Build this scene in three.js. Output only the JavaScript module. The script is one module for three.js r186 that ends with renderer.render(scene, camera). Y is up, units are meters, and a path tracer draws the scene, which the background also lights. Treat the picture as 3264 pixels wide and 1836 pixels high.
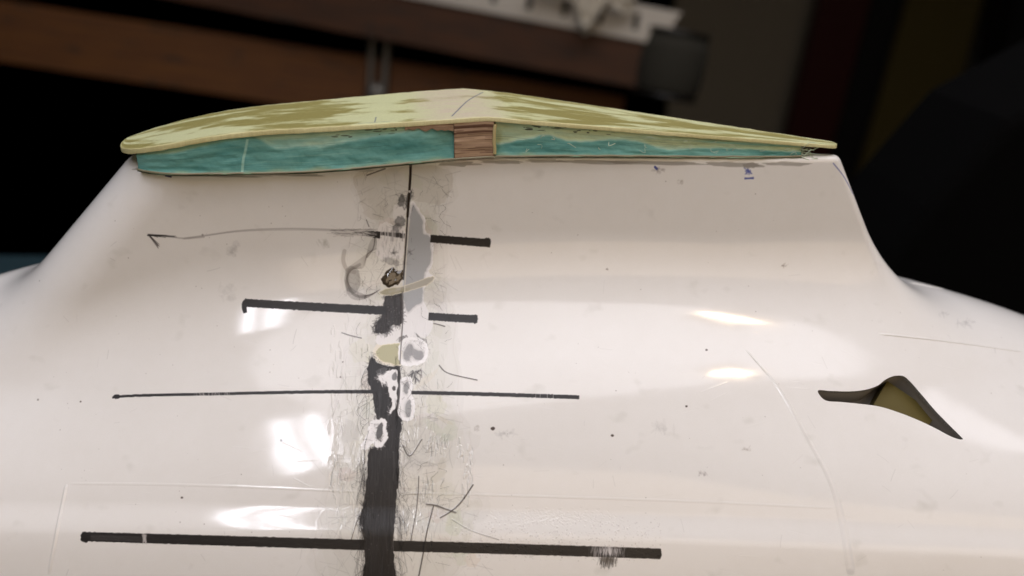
import * as THREE from 'three';
import { mergeGeometries } from 'three/addons/utils/BufferGeometryUtils.js';
import { ImprovedNoise } from 'three/addons/math/ImprovedNoise.js';
import { RectAreaLightUniformsLib } from 'three/addons/lights/RectAreaLightUniformsLib.js';
RectAreaLightUniformsLib.init();

// ------------------------------------------------------------------ camera, light, exposure
const scene = new THREE.Scene();
scene.background = new THREE.Color(0x000000);
const camera = new THREE.PerspectiveCamera(36, 1024 / 576, 0.02, 20);
camera.position.set(0, 0.1835, 0.317);
camera.rotation.order = 'YXZ';
camera.rotation.set(THREE.MathUtils.degToRad(-22), 0, THREE.MathUtils.degToRad(0.6));
camera.focus = 0.30;
camera.userData.fStop = 6.5;
camera.updateMatrixWorld(true);
const renderer = new THREE.WebGLRenderer({ antialias: true });
renderer.setSize(1024, 576);
renderer.toneMapping = THREE.LinearToneMapping;
renderer.toneMappingExposure = 0.83;
renderer.shadowMap.enabled = true;
// ------------------------------------------------------------------ helpers
const V = (x, y, z) => new THREE.Vector3(x, y, z);
const FOC = 918 / Math.tan(THREE.MathUtils.degToRad(18));
// a pixel of the photograph (3264 x 1836) as a direction from the camera
function ray(px, py) { return V((px - 1632) / FOC, (918 - py) / FOC, -1).normalize().applyQuaternion(camera.quaternion); }
const clamp = (x, a = 0, b = 1) => Math.min(b, Math.max(a, x));
const smooth = (a, b, x) => { const t = clamp((x - a) / (b - a)); return t * t * (3 - 2 * t); };
const lerp = (a, b, t) => a + (b - a) * t;
const smin = (a, b, k) => { const h = clamp(0.5 + 0.5 * (b - a) / k); return b + (a - b) * h - k * h * (1 - h); };
const smax = (a, b, k) => -smin(-a, -b, k);
const perlin = new ImprovedNoise();
let seed = 7;
const rnd = () => { seed = (seed * 1664525 + 1013904223) >>> 0; return seed / 4294967296; };
const rr = (a, b) => a + (b - a) * rnd();
const nz = (x, y, z = 0) => perlin.noise(x, y, z);
const fbm = (x, y, z = 0) => nz(x, y, z) * 0.55 + nz(x * 2.1 + 5, y * 2.1, z) * 0.28 + nz(x * 4.3, y * 4.3 + 9, z) * 0.17;

// ------------------------------------------------------------------ the body's shape: a pod blended into a teardrop pylon
const YT = 0.108;
const topY = (x) => 0.1068 + 0.0044 * smooth(-0.08, -0.002, x) - 0.0022 * smooth(0.0, 0.11, x);   // the saddle on top of the pylon, where the wing stub sits
const POD = { L: 0.31, b: 0.098, c: 0.094, y: -0.03 };
function pylonPlan(x, z, y) {                       // signed distance in plan to the teardrop at height y
  const e = Math.min(YT - y, 0.12), r1 = 0.0252 + 0.1 * e, r2 = 0.0035 + 0.02 * e;
  const xa = -0.137 - 0.96 * e + r1, xb = 0.1185 + 0.52 * e - r2, h = xb - xa;
  const u = clamp((x - xa) / h), bulge = 0.001 * Math.sin(Math.PI * u);
  let px = Math.abs(z), py = x - xa;
  const b = (r1 - r2) / h, a = Math.sqrt(1 - b * b), k = -b * px + a * py;
  const d = k < 0 ? Math.hypot(px, py) - r1 : k > a * h ? Math.hypot(px, py - h) - r2 : px * a + py * b - r1;
  return d - bulge;
}
function bodySDF(x, y, z) {
  const xe = x; x *= 1 - 0.55 * smooth(0.035, -0.005, y) * (1 - smooth(0.2, 0.29, Math.abs(x)));   // the flank below the shoulder runs straighter
  const Y = y - POD.y + 0.03 * x + 0.25 * z, F = Math.hypot(x / POD.L, Y / POD.b, z / POD.c), G = Math.hypot(x / POD.L ** 2, Y / POD.b ** 2, z / POD.c ** 2) || 1e-9;
  let d = F * (F - 1) / G;
  // the hatch field below the long panel line stands a little proud of the shell above it
  x = xe;
  d -= HATCH(x, y) * smooth(0.0, 0.03, z);
  d += 1.3e-4 * perlin.noise(x * 27, y * 27, z * 27) + 3e-5 * perlin.noise(x * 95 + 7, y * 95, z * 95);   // slight unevenness of a hand-laid shell
  const p = Math.max(smax(pylonPlan(x, z, y) * 0.9, y - topY(x), 0.002), -0.01 - y);
  return smin(d, p, lerp(lerp(0.014, 0.022, smooth(-0.17, -0.09, x)), 0.028, smooth(0.07, 0.14, x)));
}
const HATCH = (x, y) => { const s = y - (0.0134 - 0.016 * x - 0.13 * x * x); return 0.0021 * smooth(-0.0045, -0.0125, s) * smooth(-0.07, -0.03, y); };
const EPS = 1e-5;
function bodyNormal(p) {
  const { x, y, z } = p;
  return V(bodySDF(x + EPS, y, z) - bodySDF(x - EPS, y, z), bodySDF(x, y + EPS, z) - bodySDF(x, y - EPS, z), bodySDF(x, y, z + EPS) - bodySDF(x, y, z - EPS)).normalize();
}
function cast(o, d, far = 1) {
  let t = 0;
  for (let i = 0; i < 400; i++) {
    const v = bodySDF(o.x + d.x * t, o.y + d.y * t, o.z + d.z * t);
    if (v < 1e-6) return o.clone().addScaledVector(d, t);
    t += v * 0.7 + 1e-7; if (t > far) return null;
  }
  return o.clone().addScaledVector(d, t);
}
const onBody = (px, py) => cast(camera.position, ray(px, py));   // where a pixel's ray meets the shell
// ------------------------------------------------------------------ names and labels
const used = {};
function numbered(n) { const k = used[n] = (used[n] ?? -1) + 1; return k ? n + '_' + String(k).padStart(3, '0') : n; }
function thing(name, label, category, group) {
  const o = new THREE.Group(); o.name = numbered(name); o.userData = { label, category }; if (group) o.userData.group = group; scene.add(o); return o;
}
function part(name, g, m, parent, label, kind) {
  const o = new THREE.Mesh(g, m); o.name = name; o.castShadow = o.receiveShadow = true; parent.add(o);
  if (label) o.userData.label = label; if (kind) o.userData.kind = kind; return o;
}
function geom(pos, nor, uv, idx) {
  const g = new THREE.BufferGeometry(); g.setAttribute('position', new THREE.Float32BufferAttribute(pos, 3));
  if (uv) g.setAttribute('uv', new THREE.Float32BufferAttribute(uv, 2));
  g.setIndex(idx); if (nor) g.setAttribute('normal', new THREE.Float32BufferAttribute(nor, 3)); else g.computeVertexNormals(); return g;
}
// ------------------------------------------------------------------ the texture plane of the near shell, fixed to the body and tilted back a little
const TILT = 0.5, CT = Math.cos(TILT), ST = Math.sin(TILT);
const U0 = -0.205, U1 = 0.205, T0 = -0.135, T1 = 0.125;
const AX = V(0, CT, -ST), OUT = V(0, ST, CT);
const tOf = (p) => p.y * CT - p.z * ST;
const uvOf = (p) => [(p.x - U0) / (U1 - U0), (tOf(p) - T0) / (T1 - T0)];
const fromXT = (x, t) => cast(V(x, 0, 0).addScaledVector(AX, t).addScaledVector(OUT, 0.16), OUT.clone().negate(), 0.4);
const xt = (px, py) => { const p = onBody(px, py); return p ? [p.x, tOf(p)] : null; };

function outline(x, nNear, nFar) {                                  // the section at station x: keel to crown on the near side, then down the far side
  const f = (y, z) => bodySDF(x, y, z), e = 1e-5, ds = 0.0008;
  let lo = POD.y - POD.b * 1.4, hi = POD.y; for (let i = 0; i < 60; i++) { const m = (lo + hi) / 2; if (f(m, 0) > 0) lo = m; else hi = m; }
  let y = (lo + hi) / 2, z = 0, half = 0; const y0 = y;
  const runs = [[[y, 0]], []];
  for (let i = 0; i < 4000; i++) {
    let gy = f(y + e, z) - f(y - e, z), gz = f(y, z + e) - f(y, z - e); const g = Math.hypot(gy, gz) || 1;
    y += gz / g * ds; z += -gy / g * ds;
    for (let k = 0; k < 2; k++) {
      gy = (f(y + e, z) - f(y - e, z)) / (2 * e); gz = (f(y, z + e) - f(y, z - e)) / (2 * e);
      const v = f(y, z), q = gy * gy + gz * gz || 1; y -= v * gy / q; z -= v * gz / q;
    }
    if (half === 0 && z <= 0 && i > 2) { runs[0].push([y, 0]); runs[1].push([y, 0]); half = 1; continue; }
    if (half === 1 && z >= 0 && runs[1].length > 2) break;
    runs[half].push([y, z]);
  }
  runs[1].push([y0, 0]);
  return runs.map((pts, r) => {
    const n = r ? nFar : nNear, len = [0]; for (let i = 1; i < pts.length; i++) len.push(len[i - 1] + Math.hypot(pts[i][0] - pts[i - 1][0], pts[i][1] - pts[i - 1][1]));
    const out = []; let j = 0;
    for (let i = 0; i <= n; i++) {
      const L = len[len.length - 1] * i / n; while (j < len.length - 2 && len[j + 1] < L) j++;
      const t = (L - len[j]) / (len[j + 1] - len[j] || 1); out.push([lerp(pts[j][0], pts[j + 1][0], t), lerp(pts[j][1], pts[j + 1][1], t)]);
    }
    return out;
  });
}
// polygons in the texture plane
const inside = (poly, x, t) => { let c = false; for (let i = 0, j = poly.length - 1; i < poly.length; j = i++) { const [a, b] = poly[i], [d, f] = poly[j]; if ((b > t) !== (f > t) && x < (d - a) * (t - b) / (f - b) + a) c = !c; } return c; };
function nearest(poly, x, t) {
  let best = 1e9, at = null;
  for (let i = 0, j = poly.length - 1; i < poly.length; j = i++) {
    const [a, b] = poly[j], [c, d] = poly[i], q = (c - a) ** 2 + (d - b) ** 2 || 1e-12, s = clamp(((x - a) * (c - a) + (t - b) * (d - b)) / q), X = a + (c - a) * s, T = b + (d - b) * s, r = Math.hypot(X - x, T - t);
    if (r < best) { best = r; at = [X, T]; }
  }
  return [best, at];
}
function spline(pts, n, closed = false) { return new THREE.CatmullRomCurve3(pts.map(([x, y]) => V(x, y, 0)), closed, 'centripetal').getPoints(n).map((p) => [p.x, p.y]); }
const ragged = (pts, amp, freq, s) => pts.map(([x, y], i) => [x + amp * nz(i * freq, s, 1.5), y + amp * nz(i * freq, s, 7.5)]);

const bodyParts = [];
// a thin layer that follows the shell: outline in photo pixels, thickness in metres; its edge runs out to nothing
function patch(pxPoly, h, cell = 0.0005, bump = null) {
  const poly = pxPoly.map(([x, y]) => xt(x, y)).filter(Boolean);
  let x0 = 1e9, x1 = -1e9, t0 = 1e9, t1 = -1e9; for (const [x, t] of poly) { x0 = Math.min(x0, x); x1 = Math.max(x1, x); t0 = Math.min(t0, t); t1 = Math.max(t1, t); }
  const nx = Math.ceil((x1 - x0) / cell) + 2, nt = Math.ceil((t1 - t0) / cell) + 2, pos = [], nor = [], uv = [], idx = [], id = new Int32Array((nx + 1) * (nt + 1)).fill(-1), P = [];
  for (let i = 0; i <= nx; i++) for (let j = 0; j <= nt; j++) {
    let x = x0 + (i - 1) * cell, t = t0 + (j - 1) * cell; const [d, at] = nearest(poly, x, t); let edge = false;
    if (d < cell * 0.5) { [x, t] = at; edge = true; } else if (!inside(poly, x, t)) continue;
    const p = fromXT(x, t); if (!p) continue; const n = bodyNormal(p), lift = edge ? 0.00002 : h * clamp(d / (2.5 * cell)) * 0.9 + 0.00003 + (bump ? bump(x, t, d) : 0);
    id[i * (nt + 1) + j] = P.length; P.push([x, t]); uv.push(...uvOf(p)); p.addScaledVector(n, lift); pos.push(p.x, p.y, p.z); nor.push(n.x, n.y, n.z);
  }
  const tri = (a, b, c) => { if (a < 0 || b < 0 || c < 0) return; const x = (P[a][0] + P[b][0] + P[c][0]) / 3, t = (P[a][1] + P[b][1] + P[c][1]) / 3; if (inside(poly, x, t)) idx.push(a, b, c); };
  for (let i = 0; i < nx; i++) for (let j = 0; j < nt; j++) { const a = id[i * (nt + 1) + j], b = id[(i + 1) * (nt + 1) + j], c = id[(i + 1) * (nt + 1) + j + 1], d = id[i * (nt + 1) + j + 1]; tri(a, b, c); tri(a, c, d); if (a < 0 || c < 0) { tri(a, b, d); tri(b, c, d); } }
  return geom(pos, bump ? null : nor, uv, idx);
}
// a low rounded welt along a line on the shell; width from a to b (metres)
function welt(pxLine, wa, wb, h, steps = 120) {
  const line = spline(pxLine, steps), pos = [], idx = [], uv = [], K = 8;
  const pts = line.map(([x, y]) => onBody(x, y));
  const good = pts.map((p, i) => [p, i]).filter(([p]) => p);
  good.forEach(([p, i], k) => {
    const q = good[Math.min(k + 1, good.length - 1)][0], o = good[Math.max(k - 1, 0)][0], n = bodyNormal(p), d = q.clone().sub(o).normalize(), s = d.clone().cross(n).normalize(), w = lerp(wa, wb, k / (good.length - 1)) / 2;
    const ends = Math.min(1, k / 4, (good.length - 1 - k) / 4) + 0.02;
    for (let j = 0; j <= K; j++) { const u = j / K * 2 - 1, v = p.clone().addScaledVector(s, u * w).addScaledVector(n, h * ends * Math.cos(u * Math.PI / 2) ** 1.2 - 0.00004); pos.push(v.x, v.y, v.z); uv.push(...uvOf(v)); }
    if (k) for (let j = 0; j < K; j++) { const a = (k - 1) * (K + 1) + j, b = a + K + 1; idx.push(a, a + 1, b, b, a + 1, b + 1); }
  });
  return geom(pos, null, uv, idx);
}
const barPoly = (line, w0, w1, n = 40, jag = 0) => {                // outline of a pen stroke, in photo pixels
  const c = spline(line, n), L = [], R = [];
  c.forEach(([x, y], i) => { const [a, b] = c[Math.min(i + 1, n)], [d, e] = c[Math.max(i - 1, 0)], l = Math.hypot(a - d, b - e) || 1, w = lerp(w0, w1, i / n) / 2, j = jag * nz(i * 0.9, w0, 3); L.push([x - (b - e) / l * (w + j), y + (a - d) / l * (w + j)]); R.push([x + (b - e) / l * (w - j), y - (a - d) / l * (w - j)]); });
  return [...L, ...R.reverse()];
};
// ------------------------------------------------------------------ shapes of the marks, in photo pixels
const c7 = (a) => a.map(([x, y]) => [1050 + x / 2.498, 520 + y / 2.498]);
const c8 = (a) => a.map(([x, y]) => [1050 + x / 1.916, 1080 + y / 1.916]);
const c4 = (a) => a.map(([x, y]) => [1632 + x / 1.578, 918 + y / 1.578]);
const oval = (x, y, a, b, rot = 0, jag = 0, n = 40) => Array.from({ length: n }, (_, i) => { const t = i / n * 2 * Math.PI, r = 1 + jag * nz(Math.cos(t) * 2 + x, Math.sin(t) * 2 + y, 0.5), u = a * r * Math.cos(t), v = b * r * Math.sin(t); return [x + u * Math.cos(rot) - v * Math.sin(rot), y + u * Math.sin(rot) + v * Math.cos(rot)]; });
const closed = (pts, n = 80, jag = 0, s = 1) => ragged(spline(pts, n, true).slice(0, -1), jag, 0.6, s);
const S = {
  strip: closed(c8([[240, 150], [235, 250], [262, 340], [285, 470], [330, 560], [300, 650], [245, 680], [228, 850], [212, 980], [190, 1100], [214, 1220], [214, 1380], [214, 1520], [398, 1520], [398, 1380], [392, 1220], [400, 1100], [410, 970], [421, 850], [425, 640], [440, 520], [436, 440], [424, 330], [428, 170], [380, 168], [300, 150], [262, 112]]), 220, 5, 1),
  upperBlack: closed(c7([[452, 1055], [520, 1042], [578, 1040], [582, 1150], [572, 1282], [490, 1290], [470, 1330], [430, 1352], [366, 1346], [372, 1280], [420, 1210]]), 90, 4, 2),
  grey: closed(c7([[667, 335], [705, 395], [742, 455], [745, 555], [790, 580], [806, 690], [798, 800], [760, 868], [745, 960], [742, 1060], [725, 1110], [672, 1140], [625, 1185], [596, 1090], [590, 980], [598, 850], [612, 690], [632, 500], [652, 390]]), 120, 3, 3),
  greyRim: closed(c7([[660, 300], [725, 385], [765, 460], [765, 545], [808, 570], [826, 690], [820, 800], [790, 870], [838, 905], [800, 950], [760, 980], [752, 1080], [790, 1180], [830, 1270], [790, 1370], [700, 1400], [590, 1410], [575, 1250], [580, 1000], [590, 830], [604, 690], [622, 500], [640, 380]]), 120, 4, 4),
  lens: closed(c7([[398, 1030], [450, 1000], [560, 985], [680, 950], [780, 912], [832, 905], [815, 945], [740, 985], [640, 1015], [560, 1035], [470, 1052]]), 80, 2, 5),
  blob: closed(c7([[425, 905], [452, 862], [500, 830], [545, 858], [584, 850], [582, 905], [556, 960], [520, 972], [470, 986], [425, 952], [408, 925]]), 60, 3.5, 6),
  green: closed(c8([[283, 85], [320, 42], [390, 30], [430, 30], [430, 158], [370, 150], [310, 128]]), 60, 2, 7),
  greenRim: closed(c8([[265, 85], [300, 25], [390, 5], [432, 5], [432, 172], [370, 165], [296, 145]]), 60, 3, 8),
  heartRim: closed(c8([[430, 80], [450, 15], [500, 0], [560, 10], [592, 60], [578, 130], [520, 152], [450, 150]]), 60, 3, 9),
  heart: closed(c8([[480, 36], [500, 34], [520, 62], [572, 82], [570, 120], [530, 128], [500, 100], [488, 132], [462, 128], [452, 98]]), 50, 2, 10),
  pillRim: closed(c8([[452, 245], [485, 240], [498, 290], [492, 340], [508, 380], [510, 440], [496, 488], [450, 486], [428, 440], [432, 350], [436, 290]]), 70, 3, 11),
  pillA: oval(1050 + 472 / 1.916, 1080 + 298 / 1.916, 9, 19, 0.15, 0.15), pillB: oval(1050 + 485 / 1.916, 1080 + 425 / 1.916, 11, 29, 0.08, 0.15),
  islandRim: closed(c8([[255, 520], [300, 500], [338, 505], [335, 560], [348, 590], [318, 645], [296, 655], [262, 620], [225, 665], [205, 660], [240, 590]]), 80, 5, 12),
  island: oval(1050 + 308 / 1.916, 1080 + 565 / 1.916, 10, 26, 0.2, 0.25),
  bar1: barPoly([[1372, 760], [1460, 767], [1563, 775]], 24, 26, 40, 2.6), bar1l: barPoly([[1090, 735], [1150, 742], [1212, 749]], 8, 22, 30, 2.5),
  bar1m: barPoly([[1215, 744], [1250, 747], [1290, 752]], 10, 16, 20, 3),
  bar2: barPoly([[784, 965], [900, 972], [1060, 981], [1232, 990]], 25, 27, 60, 2.6), bar2r: barPoly([[1366, 1008], [1440, 1013], [1521, 1017]], 24, 25, 40, 2.6),
  bar3: barPoly([[358, 1267], [390, 1263], [700, 1255], [1000, 1249], [1190, 1248]], 6, 11, 80, 1.2), bar3r: barPoly([[1312, 1251], [1500, 1255], [1700, 1261], [1846, 1266]], 11, 12, 80, 1.2),
  bar4: barPoly([[262, 1710], [500, 1717], [800, 1726], [1166, 1737]], 29, 33, 90, 2), bar4r: barPoly([[1254, 1740], [1500, 1746], [1800, 1755], [2106, 1765]], 34, 33, 90, 2.4),
  hole: c4([[1538, 517], [1600, 518], [1700, 520], [1780, 511], [1840, 490], [1878, 461], [1920, 443], [1968, 443], [2000, 468], [2060, 536], [2130, 618], [2200, 690], [2258, 748], [2268, 760], [2255, 762], [2210, 748], [2130, 706], [2050, 668], [1950, 628], [1850, 597], [1750, 583], [1650, 573], [1582, 567], [1556, 550]]),
};
// ------------------------------------------------------------------ paint, pen, fibre and dirt on the near shell
const CW = 2048, CH = Math.round(CW * (T1 - T0) / (U1 - U0)), PXM = CW / (U1 - U0);
const canvas = () => { const c = document.createElement('canvas'); c.width = CW; c.height = CH; return [c, c.getContext('2d')]; };
const memo = new Map();
function C(px, py) { const k = Math.round(px * 2) + ',' + Math.round(py * 2); if (!memo.has(k)) { const a = xt(px, py); memo.set(k, a ? [(a[0] - U0) * PXM, CH - (a[1] - T0) * PXM] : null); } return memo.get(k); }
const [cCol, gc] = canvas(), [cBmp, gb] = canvas(), [cRgh, gr] = canvas();
function trace(g, pts, close = true) { g.beginPath(); let on = false; for (const [x, y] of pts) { const q = C(x, y); if (!q) continue; if (on) g.lineTo(...q); else { g.moveTo(...q); on = true; } } if (close) g.closePath(); }
const fill = (g, pts, c) => { trace(g, pts); g.fillStyle = c; g.fill(); };
const line = (g, pts, w, c) => { trace(g, pts, false); g.lineWidth = w; g.strokeStyle = c; g.lineCap = g.lineJoin = 'round'; g.stroke(); };
const grey = (v, a = 1) => `rgba(${v},${v},${v},${a})`;
{ // gelcoat: even white with faint handling marks
  const d = gc.createImageData(CW, CH), b = gb.createImageData(CW, CH), r = gr.createImageData(CW, CH);
  for (let y = 0, i = 0; y < CH; y++) for (let x = 0; x < CW; x++, i += 4) {
    const n = fbm(x / 150, y / 150, 3), f = fbm(x / 21, y / 21, 8), g = rnd() - 0.5, grime = Math.max(0, fbm(x / 60, y / 46, 21) - 0.28) * 40;
    d.data[i] = 233 + n * 3 + f * 1.5 + g * 2 - grime; d.data[i + 1] = 232 + n * 3.5 + f * 1.5 + g * 2 - grime; d.data[i + 2] = 229 + n * 4 + f * 2 + g * 2 - grime * 1.1; d.data[i + 3] = 255;
    b.data[i] = b.data[i + 1] = b.data[i + 2] = 128; b.data[i + 3] = 255;
    const w = 22 + Math.max(0, f) * 12 + Math.max(0, n) * 10 + grime * 2; r.data[i] = r.data[i + 1] = r.data[i + 2] = w; r.data[i + 3] = 255;
  }
  gc.putImageData(d, 0, 0); gb.putImageData(b, 0, 0); gr.putImageData(r, 0, 0);
}
{ // film of resin brushed on both sides of the break: yellowish, uneven, with a hard brushed edge
  const film = [[1128, 560], [1300, 520], [1436, 545], [1430, 640], [1405, 700], [1420, 900], [1440, 1000], [1455, 1180], [1470, 1330], [1500, 1400], [1480, 1560], [1540, 1600], [1500, 1680], [1440, 1836], [1020, 1836], [1010, 1700], [1050, 1560], [1060, 1400], [1080, 1240], [1120, 1080], [1170, 1020], [1150, 900], [1100, 930], [1110, 800], [1175, 740], [1150, 660]];
  const F = closed(film, 160, 16, 20);
  for (let k = 0; k < 4; k++) fill(gc, closed(film.map(([x, y]) => [1285 + (x - 1285) * (0.74 + 0.12 * k), y]), 160, 26, 20 + k * 3), 'rgba(178,176,156,0.06)'); line(gc, [...F, F[0]], 1.5, 'rgba(170,158,136,0.08)'); line(gb, [...F, F[0]], 4, grey(140, 0.35));
  const top = closed([[1130, 560], [1300, 525], [1438, 550], [1432, 622], [1405, 650], [1300, 640], [1220, 700], [1170, 690], [1150, 640]], 90, 6, 21); fill(gc, top, 'rgba(150,138,118,0.16)');
  for (let i = 0; i < 90; i++) { const y = rr(560, 1830), x = 1285 + (rnd() < 0.5 ? -1 : 1) * rr(20, 60 + (y - 500) * 0.13); fill(gc, oval(x, y, rr(10, 50), rr(8, 40), rr(0, 3), 0.5, 18), `rgba(${rr(170, 205) | 0},${rr(160, 195) | 0},${rr(140, 178) | 0},${rr(0.05, 0.16)})`); }
  for (let i = 0; i < 260; i++) { const y = rr(1020, 1700), s = rnd() < 0.6 ? -1 : 1, x = 1240 + s * rr(40, 190), l = rr(8, 40), w = rr(-6, 6); line(gb, spline([[x, y], [x + w, y + l / 2], [x + w * 0.6, y + l]], 5), rr(1, 3), grey(rnd() < 0.6 ? 190 : 70, rr(0.3, 0.8))); }
}
function hair(x, y, a, l, bend, w, al, v = 40) { const pts = [[x, y]]; let t = a; for (let i = 0; i < 5; i++) { t += bend * rr(-0.25, 0.6); x += Math.cos(t) * l / 5; y += Math.sin(t) * l / 5; pts.push([x, y]); } line(gc, pts, w, `rgba(${v + 2},${v},${v},${al})`); if (w > 1.1) line(gb, pts, w, grey(170, 0.7)); }
const fuzz = (p, n, v, spread, al = 0.35) => { for (let i = 0; i < n; i++) { const [x, y] = p[(rnd() * p.length) | 0]; hair(x + rr(-spread, spread), y + rr(-spread, spread), rr(0, 6.3), rr(4, 16), 0.3, rr(0.5, 1.4), rr(0.1, al), v); } };
{ // stray carbon fibres under the resin
  for (let i = 0; i < 560; i++) {
    const y = 545 + 1290 * Math.pow(rnd(), 0.8), s = rnd() < 0.5 ? -1 : 1, reach = y < 760 ? 120 : y < 1040 ? 130 : 60 + (y - 900) * 0.17, x = 1283 - (y > 1150 ? 50 * (s < 0) + 10 : 0) + s * (14 + reach * Math.pow(rnd(), 1.35) * 1.25);
    hair(x, y, rnd() < 0.5 ? rr(0, 6.3) : 1.57 + rr(-0.5, 0.5), rr(12, 70), rr(-0.28, 0.28), rr(0.3, 0.65), rr(0.08, 0.3), 70);
  }
  for (const [cx, cy, n, R] of [[1160, 890, 90, 50], [1330, 1450, 110, 48], [1380, 1330, 60, 45], [1160, 1500, 80, 40], [1330, 1600, 70, 50], [1120, 1640, 60, 50], [1210, 620, 60, 55], [1390, 590, 40, 45], [1380, 920, 50, 45], [1340, 1235, 40, 30], [1440, 1620, 50, 45], [1280, 1560, 60, 50], [1300, 1690, 50, 45]]) for (let i = 0; i < n * 0.5; i++) hair(cx + rr(-R, R), cy + rr(-R, R), rr(0, 6.3), rr(12, 60), rr(-0.5, 0.5), rr(0.3, 0.7), rr(0.12, 0.36), 62);
  for (let i = 0; i < 110; i++) { const y = rr(1400, 1830), l = rnd() < 0.6; hair(l ? 1168 - rr(0, 30) + (y - 1500) * -0.02 : 1264 + rr(-4, 26), y, 1.57 + rr(-0.25, 0.25), rr(30, 120), rr(-0.12, 0.12), rr(0.35, 0.8), rr(0.15, 0.45), 40); }
  const long = [[[[1400, 1164], [1420, 1185], [1470, 1200], [1521, 1211]], 1.5, 0.8], [[[1508, 1545], [1470, 1600], [1440, 1628], [1404, 1650]], 2, 0.75], [[[1382, 1612], [1362, 1690], [1348, 1770], [1335, 1836]], 1.6, 0.85], [[[1335, 1518], [1333, 1570], [1328, 1620], [1314, 1700], [1310, 1722]], 1.3, 0.7], [[[1360, 1607], [1385, 1610], [1420, 1622], [1453, 1634]], 2.4, 0.6], [[[1283, 1420], [1305, 1453], [1345, 1400]], 1.6, 0.65], [[[1440, 1655], [1500, 1690], [1590, 1720]], 0.8, 0.5], [[[1150, 1645], [1148, 1670], [1158, 1700], [1163, 1722]], 2, 0.9], [[[1120, 1720], [1135, 1670], [1147, 1640]], 1.1, 0.7], [[[1170, 558], [1205, 545], [1228, 537]], 1.8, 0.7], [[[1090, 1060], [1120, 1070], [1152, 1077]], 1.8, 0.6], [[[1382, 1030], [1402, 1035], [1418, 1040]], 1.6, 0.7], [[[1168, 700], [1176, 722]], 1.2, 0.6]];
  for (const [p, w, a] of long) { const q = spline(p, 16); line(gc, q, w, `rgba(44,40,38,${a})`); line(gb, q, w + 0.6, grey(185, 0.8)); }
  const swirl = spline([[1205, 765], [1180, 800], [1150, 840], [1115, 862], [1108, 900], [1128, 938], [1160, 945], [1200, 930]], 40);
  for (let i = 0; i < 26; i++) line(gc, swirl.map(([x, y], k) => [x + (i - 13) * 1.1 * Math.sin(k * 0.25 + 1), y + (i - 13) * 0.9 * Math.cos(k * 0.3)]), 0.7, 'rgba(56,52,50,0.2)');
  line(gc, swirl.slice(12, 36), 5, 'rgba(80,76,74,0.35)'); line(gc, spline([[1098, 800], [1094, 830], [1106, 858], [1130, 868]], 14), 7, 'rgba(120,112,108,0.3)'); line(gc, spline([[1196, 745], [1190, 790], [1170, 820]], 14), 2, 'rgba(60,56,54,0.5)');
  fill(gc, closed([[1100, 862], [1128, 850], [1150, 880], [1136, 930], [1108, 925]], 30, 6, 30), 'rgba(90,88,90,0.35)');
}
{ // ground-back areas: whitish primer with soft sanded borders
  const sand = (p, c, m) => { fill(gc, p, c); fill(gr, p, grey(m)); };
  sand(closed(c7([[410, 480], [470, 470], [530, 500], [600, 510], [600, 640], [580, 760], [480, 760], [385, 750], [375, 650]]), 60, 7, 40), 'rgba(232,230,228,0.85)', 150);
  sand(closed(c7([[530, 330], [590, 320], [612, 360], [600, 440], [540, 480], [510, 420]]), 40, 6, 41), 'rgba(226,225,224,0.6)', 140);
  sand(S.greyRim, 'rgb(238,238,239)', 160); fuzz(S.greyRim, 160, 236, 5, 0.6); sand(S.greenRim, 'rgb(232,226,212)', 150); sand(S.heartRim, 'rgb(241,241,242)', 170); fuzz(S.heartRim, 90, 238, 4, 0.6);
  sand(closed(c7([[450, 1300], [500, 1290], [565, 1290], [565, 1430], [380, 1440], [370, 1390]]), 50, 5, 42), 'rgba(236,235,235,0.95)', 150);
  for (let i = 0; i < 130; i++) { const x = rr(1188, 1278), y = rr(715, 830); hair(x, y, 1.57 + rr(-0.3, 0.3), rr(6, 22), 0.1, rr(0.5, 1.6), rr(0.08, 0.25), rnd() < 0.5 ? 90 : 150); }
}
function tow(p, v) { // a bundle of black fibre: lengthwise filaments
  fill(gc, p, `rgb(${v + 2},${v},${v})`); fill(gr, p, grey(130)); fuzz(p, 520, 34, 6, 0.5);
  gc.save(); trace(gc, p); gc.clip();
  let x0 = 1e9, x1 = 0, y0 = 1e9, y1 = 0; for (const [x, y] of p) { x0 = Math.min(x0, x); x1 = Math.max(x1, x); y0 = Math.min(y0, y); y1 = Math.max(y1, y); }
  for (let i = 0; i < 900; i++) { const x = rr(x0, x1), y = rr(y0, y1), l = rr(20, 110), k = rr(12, 72) | 0, pts = spline([[x, y], [x + rr(-4, 4), y + l / 2], [x - l * 0.03 + rr(-4, 4), y + l]], 5); line(gc, pts, rr(0.4, 1.3), `rgba(${k + 3},${k},${k},${rr(0.15, 0.5)})`); if (i % 2) line(gb, pts, rr(0.6, 1.6), grey(rr(112, 144) | 0, 0.5)); if (i % 3 === 0) line(gr, pts, 1, grey(rr(80, 190) | 0, 0.6)); }
  for (let i = 0; i < 90; i++) fill(gc, oval(rr(x0, x1), rr(y0, y1), rr(0.5, 1.6), rr(0.5, 1.8), 0, 0, 8), grey(rr(150, 220) | 0, rr(0.2, 0.7)));
  gc.restore();
}
tow(S.strip, 27); tow(S.upperBlack, 36);
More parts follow.
